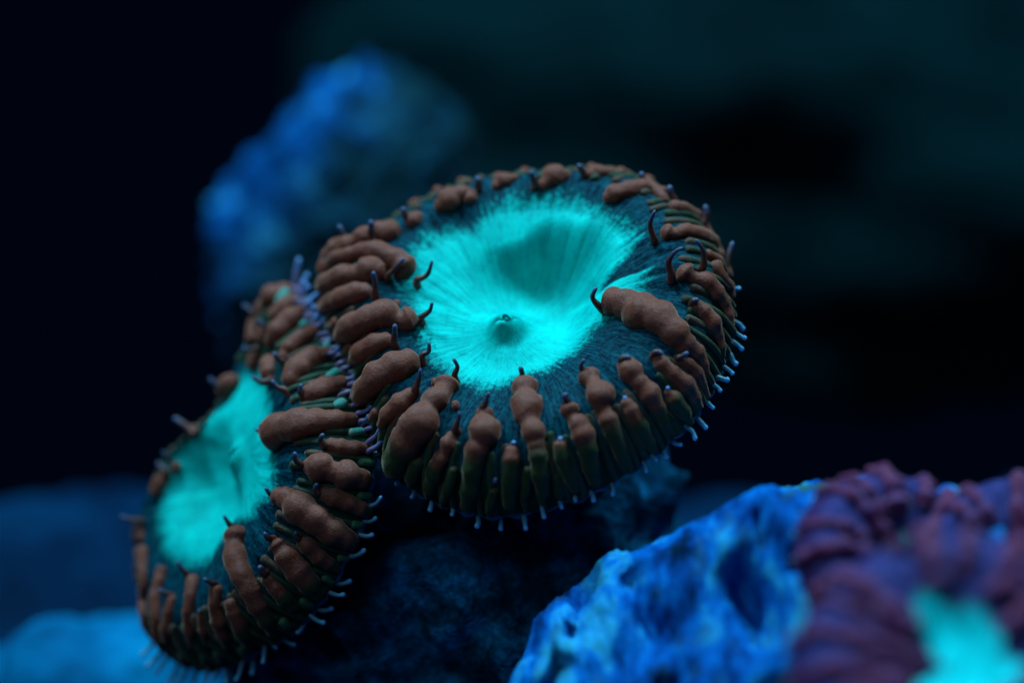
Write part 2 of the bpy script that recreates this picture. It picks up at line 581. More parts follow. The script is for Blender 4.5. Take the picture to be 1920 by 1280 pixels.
    def tube(self, pts, ra, rb, mat, name, parent=None, seg=9):
        bulb = 0.0 if mat is M_TENT else 0.28
        cr = [Vector(q) for q in crom([tuple(p) for p in pts], 5)]
        n = len(cr)
        L = [0.0]
        for i in range(1, n): L.append(L[-1] + (cr[i] - cr[i - 1]).length)
        T = L[-1] or 1
        verts, s = [], []
        up = Vector((0.3, 0.5, 0.8))
        j = Vector((self.rng.random() * 40, 0, 0))
        for i in range(n):
            tg = (cr[min(n - 1, i + 1)] - cr[max(0, i - 1)]).normalized()
            b1 = tg.cross(up).normalized(); b2 = tg.cross(b1)
            u = L[i] / T
            w = ra + (rb - ra) * min(1, u * 1.25)
            w *= 1 + bulb * math.exp(-((u - 0.90) / 0.09) ** 2)            # small bulb near the tip
            w *= 1 + 0.15 * noise.noise(cr[i] * 0.12 + j)
            e = (T - L[i]) / (rb * 1.3)
            if e < 1: w *= math.sqrt(max(0.02, 1 - (1 - e) ** 2))
            for k in range(seg):
                a = 2 * math.pi * k / seg
                verts.append(cr[i] + (b1 * math.cos(a) + b2 * math.sin(a)) * w)
                s.append(u)
        faces = []
        for i in range(n - 1):
            for k in range(seg):
                k2 = (k + 1) % seg
                faces.append((i * seg + k, i * seg + k2, (i + 1) * seg + k2, (i + 1) * seg + k))
        faces.append(tuple((n - 1) * seg + k for k in range(seg)))
        return mesh_obj(name, verts, faces, mat, parent or self.root, {'s': ('FLOAT', s)})

    def ridge(self, th, r0, h1, w, bf, horn=False, mat=None):
        """a lobe that the picture hides or only hints at: from radius r0 on the disc over the crest down to height h1"""
        path = []
        for i in range(7):
            path.append(self.surf(r0 + (330 - r0) * i / 6, th))
        for i in range(1, 6):
            path.append(self.surf(0, th, 110 + (h1 - 110) * i / 5))
        if r0 > 335: path = path[7:]
        S = self.scale
        pts, nrms = [p for p, _ in path], [q for _, q in path]
        cr = [Vector(q) for q in crom([tuple(p) for p in pts], 3)]
        cn = [Vector(q).normalized() for q in crom([tuple(p) for p in nrms], 3)]
        m = len(cr)
        ph = self.rng.random() * 6
        rad = [w * S * (0.75 + 0.25 * math.sin(ph + i * 0.9) + 0.15 * self.rng.random()) * (1 - 0.45 * (i / m)) for i in range(m)]
        if mat is M_PLEAT: rad = [w * S * (1 - 0.3 * i / m) for i in range(m)]
        for _ in range(2):
            rad = [rad[0]] + [(rad[i - 1] + rad[i] + rad[i + 1]) / 3 for i in range(1, m - 1)] + [rad[-1]]
        o = self.sweep(cr, cn, rad, (lambda s: 1 - sstep(bf - 0.15, bf + 0.15, s)), 'pleat' if mat is M_PLEAT else 'lobe', None, 12, mat=mat, sink=0.0 if mat is M_PLEAT else 0.22, lump=0.4 if self.lobe_mat is M_PLOBE else 0.12)
        if horn:
            p, nn = pts[0], nrms[0]
            inw = (self.c + self.n * 110 * S - p).normalized()
            self.tube([p - nn * 6 * S, p + nn * 8 * S + inw * 8 * S, p + nn * 28 * S + inw * 16 * S, p + nn * 42 * S + inw * 12 * S], 6 * S, 3.2 * S, M_TENT, 'tentacle', o)
        return o

    def fringe(self, th, ln=19, mat=None, r=3.8):
        S = self.scale
        dr = self.e1 * math.cos(th) + self.e2 * math.sin(th)
        R = self.fR(th)
        p = self.c + dr * (R - 5 * S) + self.n * 2 * S
        j = lambda: Vector((self.rng.uniform(-1, 1), self.rng.uniform(-1, 1), self.rng.uniform(-1, 1)))
        q = p + (dr * 0.9 - self.n * 0.25) * ln * 0.55 * S + j() * 3 * S
        t = p + (dr * 1.0 - self.n * 0.15) * ln * S + j() * 6 * S
        self.tube([p - dr * 8 * S, p, q, t], r * S, r * 0.85 * S, mat or M_FRINGE, 'tentacle', None, 8)

# ---- the round polyp that faces up
P1_FR = [(745, 900), (776, 922), (808, 943), (850, 957), (895, 970), (938, 974), (982, 970), (1016, 955), (1060, 945), (1107, 930), (1147, 912), (1205, 872),
         (1260, 828), (1308, 782), (1332, 735), (1355, 690), (1374, 645), (1378, 610), (705, 840), (688, 765), (660, 690), (615, 620), (566, 535), (628, 480), (750, 440), (833, 388), (1022, 353), (1222, 362)]
P1_CY = [(772, 480), (790, 620), (832, 690), (905, 728), (985, 700), (1060, 672), (1108, 622), (1128, 545), (1212, 505), (1190, 440), (1130, 405), (1080, 380),
         (1000, 375), (925, 390), (893, 430), (810, 447)]
p1 = Polyp('coral_polyp', at(1005, 636, 0), (-0.20, 0.56, 0.80), 388, 'large round coral polyp with wide bright cyan disc and ring of brown lobes', M_BODY, M_LOBE,
           P1_FR, P1_CY, hidden=380, mouth=(-26, -36), seed=1, bowl=66, bc=(28, 52, 150))

P1_LOBES = [
    # beads, brown share, tentacle line, tentacle radii
    ([(775, 678, 22), (743, 692, 24), (714, 710, 24), (692, 729, 20), (680, 741, 12)], 1.0, [(792, 668), (802, 660), (802, 645)], (6, 3)),
    ([(774, 737, 12), (753, 756, 15), (732, 777, 14), (718, 797, 9)], 1.0, [(779, 732), (784, 715), (787, 697)], (8, 3)),
    ([(843, 721, 22), (833, 736, 18), (817, 753, 22), (803, 772, 20), (790, 797, 32), (770, 828, 31), (750, 858, 27), (742, 880, 17)], 0.62, [(853, 704), (857, 690), (850, 677)], (6, 3)),
    ([(851, 814, 11), (843, 833, 15), (837, 845, 12), (830, 858, 14), (817, 886, 16), (806, 915, 12)], 0.50, [(855, 806), (858, 792), (861, 777)], (8, 3)),
    ([(788, 862, 12), (774, 897, 12)], 0.0, None, None),
    ([(910, 777, 16), (907, 791, 14), (910, 811, 25), (903, 828, 20), (897, 843, 21), (889, 880, 19), (883, 915, 17), (876, 945, 13)], 0.46, [(906, 770), (910, 755), (915, 740)], (10, 3)),
    ([(852, 878, 10), (842, 915, 11), (834, 934, 8)], 0.0, None, None),
    ([(926, 918, 9), (921, 940, 9), (917, 958, 7)], 0.0, None, None),
    ([(960, 840, 13), (960, 862, 16), (957, 899, 16), (955, 945, 12)], 0.22, None, None),
    ([(985, 725, 22), (987, 744, 19), (988, 768, 26), (995, 789, 18), (1002, 811, 20), (1006, 833, 16), (1010, 854, 17), (1013, 886, 16), (1018, 924, 12)], 0.62, [(981, 710), (979, 700), (976, 690)], (6, 4)),
    ([(989, 878, 8), (986, 926, 8)], 0.0, None, None),
    ([(1049, 830, 12), (1053, 857, 13), (1069, 894, 12), (1078, 918, 8)], 0.12, None, None),
    ([(1041, 890, 8), (1050, 926, 8)], 0.0, None, None),
    ([(1068, 766, 16), (1072, 783, 11), (1085, 795, 17), (1093, 815, 20), (1101, 841, 18), (1107, 872, 16), (1115, 902, 11)], 0.45, [(1063, 756), (1060, 746), (1063, 739)], (9, 5)),
    ([(1103, 706, 18), (1115, 724, 15), (1126, 743, 22), (1131, 765, 14), (1140, 785, 16), (1149, 810, 15), (1166, 850, 13), (1180, 880, 9)], 0.52, [(1095, 698), (1090, 687), (1096, 677)], (8, 3)),
    ([(1172, 752, 11), (1182, 769, 13), (1199, 799, 14), (1214, 826, 12), (1226, 843, 8)], 0.33, None, None),
    ([(1172, 680, 17), (1184, 698, 20), (1198, 718, 16), (1217, 738, 18), (1232, 762, 14), (1245, 784, 13), (1262, 806, 9)], 0.62, [(1166, 678), (1170, 671), (1180, 673)], (7, 5)),
    ([(1249, 733, 8), (1262, 747, 14), (1278, 769, 13), (1291, 788, 8)], 0.15, None, None),
    ([(1230, 668, 13), (1240, 683, 14), (1258, 701, 15), (1282, 721, 17), (1297, 742, 14), (1307, 762, 10)], 0.9, [(1226, 664), (1232, 660), (1241, 664)], (7, 4)),
    ([(1271, 672, 9), (1289, 682, 11), (1306, 697, 11), (1315, 718, 9), (1324, 742, 7)], 1.0, [(1272, 670), (1280, 667), (1288, 662)], (6, 4)),
    ([(1147, 570, 27), (1177, 572, 27), (1205, 590, 32), (1236, 598, 29), (1264, 624, 26), (1283, 645, 20), (1304, 661, 15), (1316, 682, 11), (1324, 703, 8)], 0.95, [(1124, 575), (1113, 560), (1120, 544)], (7, 3)),
    ([(1301, 569, 11), (1318, 586, 14), (1334, 605, 16), (1344, 628, 11), (1352, 650, 8), (1353, 668, 6)], 0.8, [(1300, 566), (1309, 562)], (7, 5)),
    ([(1278, 509, 19), (1299, 523, 13), (1323, 530, 17), (1339, 549, 16), (1356, 567, 12), (1364, 591, 10), (1370, 612, 7)], 1.0, [(1259, 516), (1254, 497), (1263, 481), (1277, 473)], (8, 3)),
    ([(1337, 500, 14), (1352, 521, 11), (1365, 537, 10), (1372, 556, 7)], 1.0, [(1317, 500), (1318, 475), (1306, 457)], (7, 3)),
    ([(1245, 436, 16), (1264, 441, 12), (1283, 436, 14), (1311, 443, 15), (1336, 453, 13), (1350, 471, 10)], 1.0, [(1226, 448), (1220, 425), (1228, 403)], (7, 3)),
    ([(1362, 500, 8), (1368, 520, 7)], 1.0, [(1360, 500), (1366, 480), (1372, 460)], (6, 4)),
    ([(1137, 375, 12), (1155, 366, 17), (1180, 360, 17), (1203, 352, 14), (1225, 357, 11)], 1.0, None, None),
    ([(1102, 330, 10), (1120, 325, 12), (1147, 325, 10)], 1.0, [(1095, 328), (1090, 318), (1085, 311)], (6, 5)),
    ([(1205, 342, 11), (1228, 360, 12), (1243, 375, 10)], 1.0, [(1206, 342), (1204, 335), (1203, 325)], (6, 5)),
    ([(1260, 390, 13), (1280, 393, 12), (1303, 405, 12), (1320, 420, 10), (1332, 436, 8)], 1.0, [(1262, 378), (1258, 364), (1256, 352)], (7, 5)),
    ([(1316, 418, 10), (1336, 440, 9)], 1.0, [(1326, 416), (1325, 402), (1322, 389)], (7, 5)),
    ([(822, 390, 14), (846, 378, 21), (872, 364, 18)], 1.0, None, None),
    ([(882, 378, 12), (884, 366, 12)], 1.0, [(898, 352), (897, 343), (895, 334)], (6, 6)),
    ([(928, 352, 10), (945, 342, 14), (968, 334, 9)], 1.0, [(946, 335), (942, 327)], (6, 5)),
    ([(1017, 352, 13), (1040, 334, 19), (1063, 330, 12)], 1.0, [(1003, 347), (1000, 336), (996, 324)], (6, 5)),
    ([(770, 420, 12), (785, 405, 10)], 1.0, [(764, 412), (759, 401), (756, 392)], (6, 5)),
    ([(744, 432, 17), (716, 441, 18), (685, 448, 16), (660, 462, 13)], 1.0, [(699, 450), (697, 436), (696, 418)], (7, 5)),
    ([(655, 462, 15), (628, 462, 16), (604, 474, 16), (588, 493, 13)], 1.0, [(650, 458), (645, 444), (637, 427)], (7, 5)),
    ([(765, 509, 21), (743, 489, 18), (712, 476, 18), (681, 472, 14), (657, 479, 12), (632, 484, 12), (603, 497, 14), (587, 509, 11)], 1.0, [(782, 527), (798, 517), (806, 494)], (7, 3)),
    ([(718, 515, 17), (696, 508, 20), (673, 516, 16), (646, 520, 18), (615, 531, 15), (592, 544, 12)], 1.0, [(728, 518), (738, 506), (754, 489)], (6, 3)),
    ([(692, 547, 14), (670, 552, 16), (646, 559, 16), (626, 566, 14), (606, 575, 11)], 1.0, [(704, 554), (704, 534), (700, 516)], (7, 4)),
    ([(773, 597, 20), (752, 603, 15), (722, 592, 22), (694, 601, 22), (668, 613, 22), (647, 627, 16)], 1.0, [(790, 597), (803, 585), (807, 571)], (7, 3)),
    ([(731, 639, 14), (706, 647, 16), (682, 660, 16), (666, 674, 10)], 1.0, [(739, 643), (740, 628), (740, 613)], (8, 4)),
    ([(634, 604, 9), (622, 610, 7)], 0.5, None, None),
    ([(662, 648, 8), (650, 660, 7)], 0.5, None, None),
    ([(708, 770, 8), (697, 785, 7)], 0.5, None, None),
]
P1_BUDS = [(814, 718, 10), (853, 761, 12), (1009, 750, 11), (743, 571, 10), (767, 614, 9), (1287, 428, 9)]
for beads, bf, horn, hr in P1_LOBES:
    p1.lobe_px(beads, bf, horn, hr, grow=1.32 if beads[0][0] < 800 else 1.15)
for b in P1_BUDS:
    p1.lobe_px([b], 1.0, name='bud')
for b in [(928, 902, 6), (962, 833, 6), (1049, 826, 6), (1171, 749, 6), (1251, 731, 6)]:       # pale stubs on the short lobes
    p1.tent_px([(b[0], b[1]), (b[0] + 1, b[1] - 3), (b[0] + 2, b[1] - 6)], (b[2] * 0.7, b[2] * 0.5), M_SEAM, 'tentacle', None, 1.2)
p1.tent_px([(621, 500), (619, 488), (617, 474)], (5, 4), M_TENT)
P1_TENT = [(745, 893, 744, 909), (776, 918, 772, 937), (808, 942, 806, 958), (850, 953, 846, 969), (895, 968, 893, 989), (938, 972, 941, 994), (982, 968, 985, 993),
           (1016, 948, 1021, 974), (1050, 940, 1055, 953), (1078, 930, 1081, 940), (1107, 922, 1112, 942), (1147, 908, 1150, 929), (1178, 892, 1188, 906), (1205, 866, 1212, 889),
           (1222, 853, 1233, 865), (1244, 840, 1252, 859), (1260, 826, 1279, 836), (1288, 800, 1305, 824), (1308, 783, 1328, 803), (1325, 753, 1340, 769), (1335, 720, 1352, 736),
           (1343, 706, 1370, 713), (1360, 688, 1377, 703), (1368, 665, 1384, 684), (1374, 640, 1395, 656), (1376, 622, 1400, 637), (1378, 603, 1397, 620)]
for x0, y0, x1, y1 in P1_TENT:
    p1.tent_px([(x0, y0), ((x0 + x1) / 2 + p1.rng.uniform(-3, 3), (y0 + y1) / 2 + p1.rng.uniform(-3, 2)), (x1 + p1.rng.uniform(-2, 2), y1 + p1.rng.uniform(-3, 2))], (p1.rng.uniform(3.2, 4.6), p1.rng.uniform(3.0, 4.0)), M_FRINGE, 'tentacle', None, 0.1)
for k in range(14):                                                                                # far side of the fringe
    p1.fringe(math.radians(18 + k * 9.5))
for k in range(13):                                                                                # pleats on the far flank
    p1.ridge(math.radians(22 + k * 9.5 + p1.rng.uniform(-2, 2)), 340, 14, 15, 0.6)

# ---- the polyp that leans away to the side
P2_FR = [(570, 1172), (618, 1109), (658, 1041), (685, 965), (703, 900), (706, 850), (700, 800), (682, 755), (657, 705), (632, 655), (603, 610), (572, 560), (550, 515),
         (496, 1212), (455, 1242), (400, 1255), (350, 1255), (345, 1225), (334, 1160), (318, 1040), (372, 912)]
P2_CY = [(500, 735), (512, 800), (515, 860), (510, 920), (480, 955), (440, 975), (415, 1010), (395, 1045), (355, 1055), (312, 1030), (300, 970), (312, 895), (352, 825), (402, 752), (455, 706)]
p2 = Polyp('coral_polyp', at(487, 897, -190), (-0.78, 0.22, 0.58), 388, 'coral polyp tilted on its side with narrow cyan disc, leaning against the round one', M_BODY, M_LOBE,
           P2_FR, P2_CY, hidden=250, mouth=(62, 24), seed=2, bowl=42, bc=(-25, -30, 140), extra=[(104, 300), (118, 190), (135, 150), (152, 158)], low=(92, 48, 0.55), mh=36)
P2_LOBES = [
    ([(510, 643, 12), (527, 625, 17), (545, 604, 17), (568, 587, 12)], 1.0, None, None),
    ([(531, 674, 10), (545, 655, 13), (567, 636, 13), (590, 622, 10)], 1.0, [(531, 679), (523, 672), (515, 663)], (7, 4)),
    ([(543, 721, 15), (560, 696, 18), (585, 676, 17), (612, 662, 10)], 1.0, [(534, 732), (522, 727), (513, 715)], (7, 4)),
    ([(574, 740, 14), (590, 739, 16), (613, 730, 16), (643, 717, 11)], 1.0, [(568, 743), (564, 733), (565, 723)], (7, 4)),
    ([(515, 597, 13), (534, 577, 13), (552, 564, 11)], 1.0, None, None),
    ([(499, 575, 12), (517, 549, 14), (538, 530, 13)], 1.0, None, None),
    ([(475, 640, 10), (476, 601, 12), (486, 570, 14), (500, 540, 17), (521, 525, 12)], 1.0, [(480, 592), (470, 583), (459, 574)], (6, 4)),
    ([(508, 706, 13), (508, 681, 13)], 1.0, [(508, 714), (492, 716), (478, 706)], (8, 4)),
    ([(492, 640, 9), (500, 615, 10)], 1.0, [(503, 620), (496, 613), (489, 603)], (6, 4)),
    ([(476, 690, 9), (478, 662, 9)], 1.0, [(484, 653), (470, 655), (458, 652)], (6, 4)),
    ([(523, 811, 27), (541, 803, 22), (562, 800, 26), (592, 794, 22), (630, 791, 17), (662, 787, 12)], 1.0, [(504, 815), (494, 812), (483, 806)], (8, 3)),
    ([(615, 832, 11), (639, 839, 13), (664, 841, 12), (686, 841, 9)], 1.0, [(607, 834), (602, 825), (607, 816)], (6, 4)),
    ([(577, 873, 15), (600, 875, 21), (626, 886, 17), (649, 890, 21), (675, 896, 16), (694, 899, 9)], 1.0, [(566, 870), (556, 862), (555, 850)], (7, 4)),
    ([(602, 922, 12), (626, 931, 15), (652, 942, 14), (675, 954, 12), (688, 958, 8)], 0.8, [(596, 924), (592, 916), (596, 908)], (6, 4)),
    ([(524, 931, 15), (543, 938, 18), (564, 954, 25), (592, 973, 23), (620, 994, 22), (648, 1008, 16), (661, 1014, 10)], 0.92, [(514, 929), (506, 924), (500, 916)], (9, 3)),
    ([(563, 1012, 11), (578, 1021, 14), (597, 1041, 13), (616, 1055, 11), (633, 1066, 8)], 0.7, [(559, 1008), (555, 1003), (557, 997)], (6, 4)),
    ([(520, 1016, 14), (529, 1029, 13), (539, 1043, 18), (559, 1071, 19), (578, 1092, 17), (598, 1111, 11)], 0.65, [(506, 1009), (501, 1005), (497, 999)], (7, 4)),
    ([(501, 1078, 13), (517, 1099, 14), (534, 1118, 14), (551, 1137, 10)], 0.5, [(497, 1074), (491, 1068), (488, 1061)], (7, 5)),
    ([(449, 999, 22), (446, 1026, 18), (448, 1048, 21), (459, 1076, 20), (473, 1104, 18), (485, 1132, 17), (500, 1158, 14), (512, 1182, 10)], 0.72, [(437, 988), (429, 980), (422, 969)], (9, 3)),
    ([(433, 1124, 11), (442, 1147, 13), (456, 1180, 14), (465, 1204, 9)], 0.45, None, None),
    ([(410, 1100, 12), (406, 1130, 12), (414, 1160, 14), (420, 1185, 12), (427, 1210, 8)], 0.75, [(405, 1096), (395, 1091), (385, 1086)], (7, 4)),
    ([(365, 1087, 12), (360, 1115, 11), (357, 1145, 11), (357, 1180, 10), (361, 1208, 7)], 0.85, [(358, 1082), (347, 1072), (335, 1056)], (7, 3)),
    ([(325, 1120, 9), (319, 1147, 10), (315, 1175, 11), (313, 1200, 8)], 0.9, [(320, 1115), (309, 1111), (300, 1106)], (6, 4)),
    ([(306, 1067, 11), (300, 1090, 10), (293, 1120, 11), (295, 1155, 10), (298, 1185, 10), (305, 1220, 7)], 1.0, [(302, 1064), (294, 1060)], (6, 4)),
    ([(268, 1028, 11), (270, 1077, 9), (270, 1100, 8), (270, 1140, 9), (277, 1167, 9), (288, 1205, 6)], 1.0, None, None),
    ([(380, 1147, 8), (382, 1180, 8), (388, 1205, 6)], 0.6, [(378, 1146), (372, 1143)], (5, 4)),
    ([(420, 740, 13), (437, 712, 16)], 1.0, [(412, 727), (404, 720), (395, 711)], (6, 4)),
    ([(357, 812, 8), (363, 803, 9)], 1.0, [(355, 805), (343, 795), (330, 786)], (6, 5)),
    ([(292, 925, 11), (302, 905, 13), (313, 889, 11)], 1.0, [(312, 884), (304, 877), (297, 869)], (5, 4)),
    ([(325, 880, 9), (334, 873, 9)], 1.0, [(320, 868), (314, 859), (307, 849)], (5, 4)),
    ([(262, 990, 9), (266, 1010, 9)], 1.0, [(262, 976), (246, 974), (231, 969)], (6, 4)),
]
for beads, bf, horn, hr in P2_LOBES:
    p2.lobe_px(beads, bf, horn, hr, grow=1.42 if beads[0][1] < 760 else 1.27)
for b in [(549, 779, 10), (536, 920, 9)]:
    p2.lobe_px([b], 1.0, name='bud')
# short pale-green pleats between the long lobes, close to the fringe
for x, y, x2, y2, w in [(645, 756, 630, 762, 10), (655, 812, 680, 809, 8), (675, 866, 695, 869, 8), (672, 928, 692, 930, 8), (660, 982, 676, 985, 7), (635, 1043, 650, 1046, 7), (607, 1080, 622, 1090, 7),
                        (566, 1122, 584, 1134, 8), (528, 1160, 540, 1172, 8), (452, 1212, 460, 1226, 8), (405, 1220, 414, 1235, 7), (625, 640, 612, 650, 8), (598, 655, 585, 668, 7), (632, 700, 616, 708, 9),
                        (580, 600, 566, 612, 7), (535, 552, 522, 568, 10), (380, 1225, 386, 1240, 7), (340, 1225, 345, 1243, 7)]:
    p2.lobe_px([(x, y, w), (x2, y2, w * 0.9)], 0.25, name='pleat', mat=M_SHORT if y < 860 else M_SHORT2)
# the two fringes mesh along the seam between the polyps
P2_SEAM = [(682, 793, 700, 773), (664, 759, 690, 747), (639, 741, 674, 718), (657, 700, 670, 686), (641, 694, 657, 676), (629, 670, 643, 653), (609, 643, 633, 623), (599, 629, 623, 613),
           (582, 607, 592, 592), (576, 599, 599, 578), (555, 566, 590, 552), (552, 557, 576, 538), (552, 545, 567, 526), (545, 517, 557, 498), (566, 580, 580, 565), (620, 655, 640, 640),
           (650, 735, 680, 735), (672, 775, 694, 760), (690, 830, 712, 800), (560, 535, 574, 515), (550, 500, 560, 486), (634, 684, 652, 664), (586, 615, 606, 596), (604, 640, 620, 628), (616, 664, 634, 650), (646, 712, 664, 700), (654, 722, 676, 706), (660, 745, 684, 728), (676, 790, 690, 778),
           (686, 806, 704, 790), (692, 845, 716, 822), (564, 572, 584, 558), (558, 548, 570, 530), (572, 592, 588, 574)]
for x0, y0, x1, y1 in P2_SEAM:
    p2.tent_px([(x0, y0), ((x0 + x1) / 2 + 2, (y0 + y1) / 2 + 3), (x1, y1)], (p2.rng.uniform(3.8, 5.2), p2.rng.uniform(2.8, 3.8)), M_SEAM, 'tentacle', None, p2.rng.uniform(0.2, 0.9), 12)
P2_TENT = [(696, 817, 712, 800), (700, 852, 722, 836), (702, 882, 733, 862), (704, 907, 720, 899), (700, 925, 720, 912), (694, 948, 716, 929), (683, 977, 707, 968), (675, 1001, 702, 1000),
           (658, 1041, 686, 1028), (646, 1062, 677, 1053), (630, 1092, 660, 1086), (616, 1109, 648, 1113), (595, 1141, 626, 1138), (583, 1153, 611, 1167), (568, 1170, 554, 1186), (530, 1195, 555, 1208),
           (512, 1205, 520, 1212), (496, 1210, 492, 1244), (475, 1235, 471, 1265), (455, 1240, 440, 1277), (425, 1250, 423, 1282), (411, 1252, 392, 1277), (390, 1252, 381, 1282), (350, 1258, 325, 1280), (330, 1253, 313, 1279),
           (300, 1245, 290, 1262), (285, 1235, 272, 1248), (275, 1215, 262, 1225), (368, 1256, 360, 1284)]
for x0, y0, x1, y1 in P2_TENT:
    p2.tent_px([(x0, y0), ((x0 + x1) / 2 + 1, (y0 + y1) / 2 + 4), (x1, y1)], (p2.rng.uniform(3.4, 4.4), p2.rng.uniform(2.6, 3.6)), M_FRINGE, 'tentacle', None, 0.2)
for k in range(17):
    p2.fringe(math.radians(100 + k * 9))
for k in range(14):
    p2.ridge(math.radians(105 + k * 10 + p2.rng.uniform(-2, 2)), 340, 14, 15, 0.6)

# low dark pleats between the lobes pack the rim down to the fringe
for p, n in ((p1, 88), (p2, 88)):
    for k in range(n):
        th = 2 * math.pi * (k + 0.5) / n + p.rng.uniform(-0.02, 0.02)
        p.ridge(th, 300 + p.rng.uniform(0, 30), 6, p.rng.uniform(7, 11), p.rng.uniform(-0.3, 0.45), mat=M_PLEAT)

# ---- the purple colony on the near rock: blurred, so its lobes follow the body plan rather than a tracing
def purple(c, n, scale, label, seed, n_lobes, cyan=110, bowl=50, w=46):
    p = Polyp('coral_polyp', c, n, 388 * scale, label, M_PBODY, M_PLOBE, seed=seed, scale=scale, cyan_r=cyan, bowl=bowl, nth=180, wild=0.7, mh=0)
    for k in range(n_lobes):
        th = 2 * math.pi * k / n_lobes + p.rng.uniform(-0.1, 0.1)
        r0 = p.fC(th) * 1.05 + (70 if k % 2 else 0) + p.rng.uniform(-10, 40)
        p.ridge(th, min(r0, 320), 10, w * (0.7 if k % 2 else 1.0) * p.rng.uniform(0.8, 1.2), 2.0, horn=(k % 3 == 0))
    for k in range(26):
        p.fringe(2 * math.pi * k / 26)
    return p
p3 = purple(at(1800, 1285, 1020), (-0.14, 0.60, 0.78), 0.67, 'purple coral polyp with a broad open cyan disc on the near rock', 5, 21, cyan=118, bowl=24, w=38)
p4 = purple(at(1690, 1085, 620), (0.34, 0.58, 0.73), 0.50, 'dull purple coral polyp with a slit of cyan, on the crest of the near rock', 6, 17, cyan=92, bowl=70, w=42)
p5 = purple(at(1915, 1075, 640), (-0.20, 0.58, 0.77), 0.46, 'small purple coral polyp with pale cyan centre, beside the cyan-slit one', 7, 15, cyan=110, w=42)

# ------------------------------------------------------------------ rocks and the tank floor
ROCK_BLUE = mat_rock('blue_coralline_rock', [(0.36, (0.0, 0.012, 0.04)), (0.43, (0.0, 0.045, 0.22)), (0.50, (0.0, 0.11, 0.42)), (0.57, (0.015, 0.26, 0.52)), (0.66, (0.02, 0.20, 0.24))], 0.0085, (0.020, 0.075, 0.020), 9, 0.5)
ROCK_DARK = mat_rock('dark_rock', [(0.34, (0.0, 0.008, 0.018)), (0.46, (0.0, 0.030, 0.065)), (0.55, (0.002, 0.08, 0.17)), (0.64, (0.006, 0.18, 0.40))], 0.014, (0.008, 0.10, 0.30), 9)
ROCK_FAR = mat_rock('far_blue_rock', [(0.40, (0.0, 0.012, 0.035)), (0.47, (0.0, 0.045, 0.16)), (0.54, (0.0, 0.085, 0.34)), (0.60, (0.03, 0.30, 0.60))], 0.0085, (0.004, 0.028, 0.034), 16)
WALL = mat_rock('far_wall', [(0.30, (0.0, 0.005, 0.007)), (0.48, (0.0, 0.009, 0.012)), (0.66, (0.0, 0.014, 0.018))], 0.0018, None, 30)
SAND = mat_rock('tank_floor', [(0.30, (0.0, 0.006, 0.018)), (0.50, (0.0, 0.013, 0.042)), (0.70, (0.0, 0.030, 0.085))], 0.004, None, 8)

def loft_rock(name, sil, front, mat, nu=240, nv=110, amp=(34, 15, 4), seed=0, drop=700, back=260, patch=None, fwd=(0, -0.70, 0.71), cracks=()):
    """a rock whose crest follows sil (px, py, z); it slopes from the crest towards the viewer by `front` and falls away behind"""
    f = Vector(fwd).normalized()
    up = Vector((0, math.cos(PITCH), math.sin(PITCH)))
    crest = [at(*q) for q in sil]
    per = max(2, nu // (len(crest) - 1))
    cr = [Vector(q) for q in crom([tuple(p) for p in crest], per)]
    m = len(cr)
    sec = [(-back * 1.2, -drop), (-back, -drop * 0.45), (-back * 0.6, -back * 0.45), (-back * 0.25, -back * 0.10), (0, 0), (front * 0.25, -front * 0.06), (front * 0.6, -front * 0.22), (front, -front * 0.5), (front * 1.1, -drop)]
    sec = crom(sec, max(2, nv // (len(sec) - 1)))
    k = len(sec)
    fw = (f - up * f.dot(up))
    horiz = Vector((0, -math.sin(PITCH), math.cos(PITCH)))
    so = Vector((seed * 13.7, seed * 5.1, seed * 2.3))
    V = []
    for i, c in enumerate(cr):
        e = min(1, min(i, m - 1 - i) / (0.06 * m))
        for (a, h) in sec:
            p = c + f * max(0, a) - horiz * max(0, -a) + up * (h if a < 0 else h * 0.6)
            q = p
            d = amp[0] * fbm(q * 0.006 + so, 2) + amp[1] * fbm(Vector((q.x, q.y * 0.5, q.z * 0.5)) * 0.016 + so, 3) + amp[2] * fbm(q * 0.08 + so, 2)
            cell = noise.voronoi(q * 0.018 + so)[0][0]
            d -= amp[1] * 1.1 * max(0, 0.45 - cell)
            if a > -back * 0.4:
                sx, sy = 960 + q.x * D / (D - q.z), 640 - q.y * D / (D - q.z)
                for ln, cw, cd in cracks:
                    for (x0, y0), (x1, y1) in zip(ln, ln[1:]):
                        t = max(0, min(1, ((sx - x0) * (x1 - x0) + (sy - y0) * (y1 - y0)) / ((x1 - x0) ** 2 + (y1 - y0) ** 2)))
                        dd = math.hypot(sx - x0 - t * (x1 - x0), sy - y0 - t * (y1 - y0))
                        if dd < cw * 3: d -= cd * math.exp(-(dd / cw) ** 2); break
            nrm = (up * 0.8 + horiz * (0.6 if a >= 0 else -0.4)).normalized()
            V.append(p + nrm * d + Vector((1, 0, 0)) * (amp[0] * 0.4 * fbm(q * 0.009 + so * 2, 2)))
    F = []
    for i in range(m - 1):
        for j in range(k):
            j2 = (j + 1) % k
            F.append((i * k + j, i * k + j2, (i + 1) * k + j2, (i + 1) * k + j))
    F.append(tuple(range(k))[::-1])
    F.append(tuple((m - 1) * k + j for j in range(k)))
    at_ = {'pt': ('FLOAT', [patch(v) if patch else 0.0 for v in V])}
    return mesh_obj(name, V, F, mat, None, at_)

def algae(v):
    x, y = 960 + v.x * D / (D - v.z), 640 - v.y * D / (D - v.z)
    n = fbm(v * 0.02, 3)
    a = sstep(0.1, 0.5, n + 0.5 - ((x - 1530) / 75) ** 2 - ((y - 905) / 30) ** 2)
    b = sstep(0.35, 0.7, n * 1.2)
    return max(a, b * 0.35)

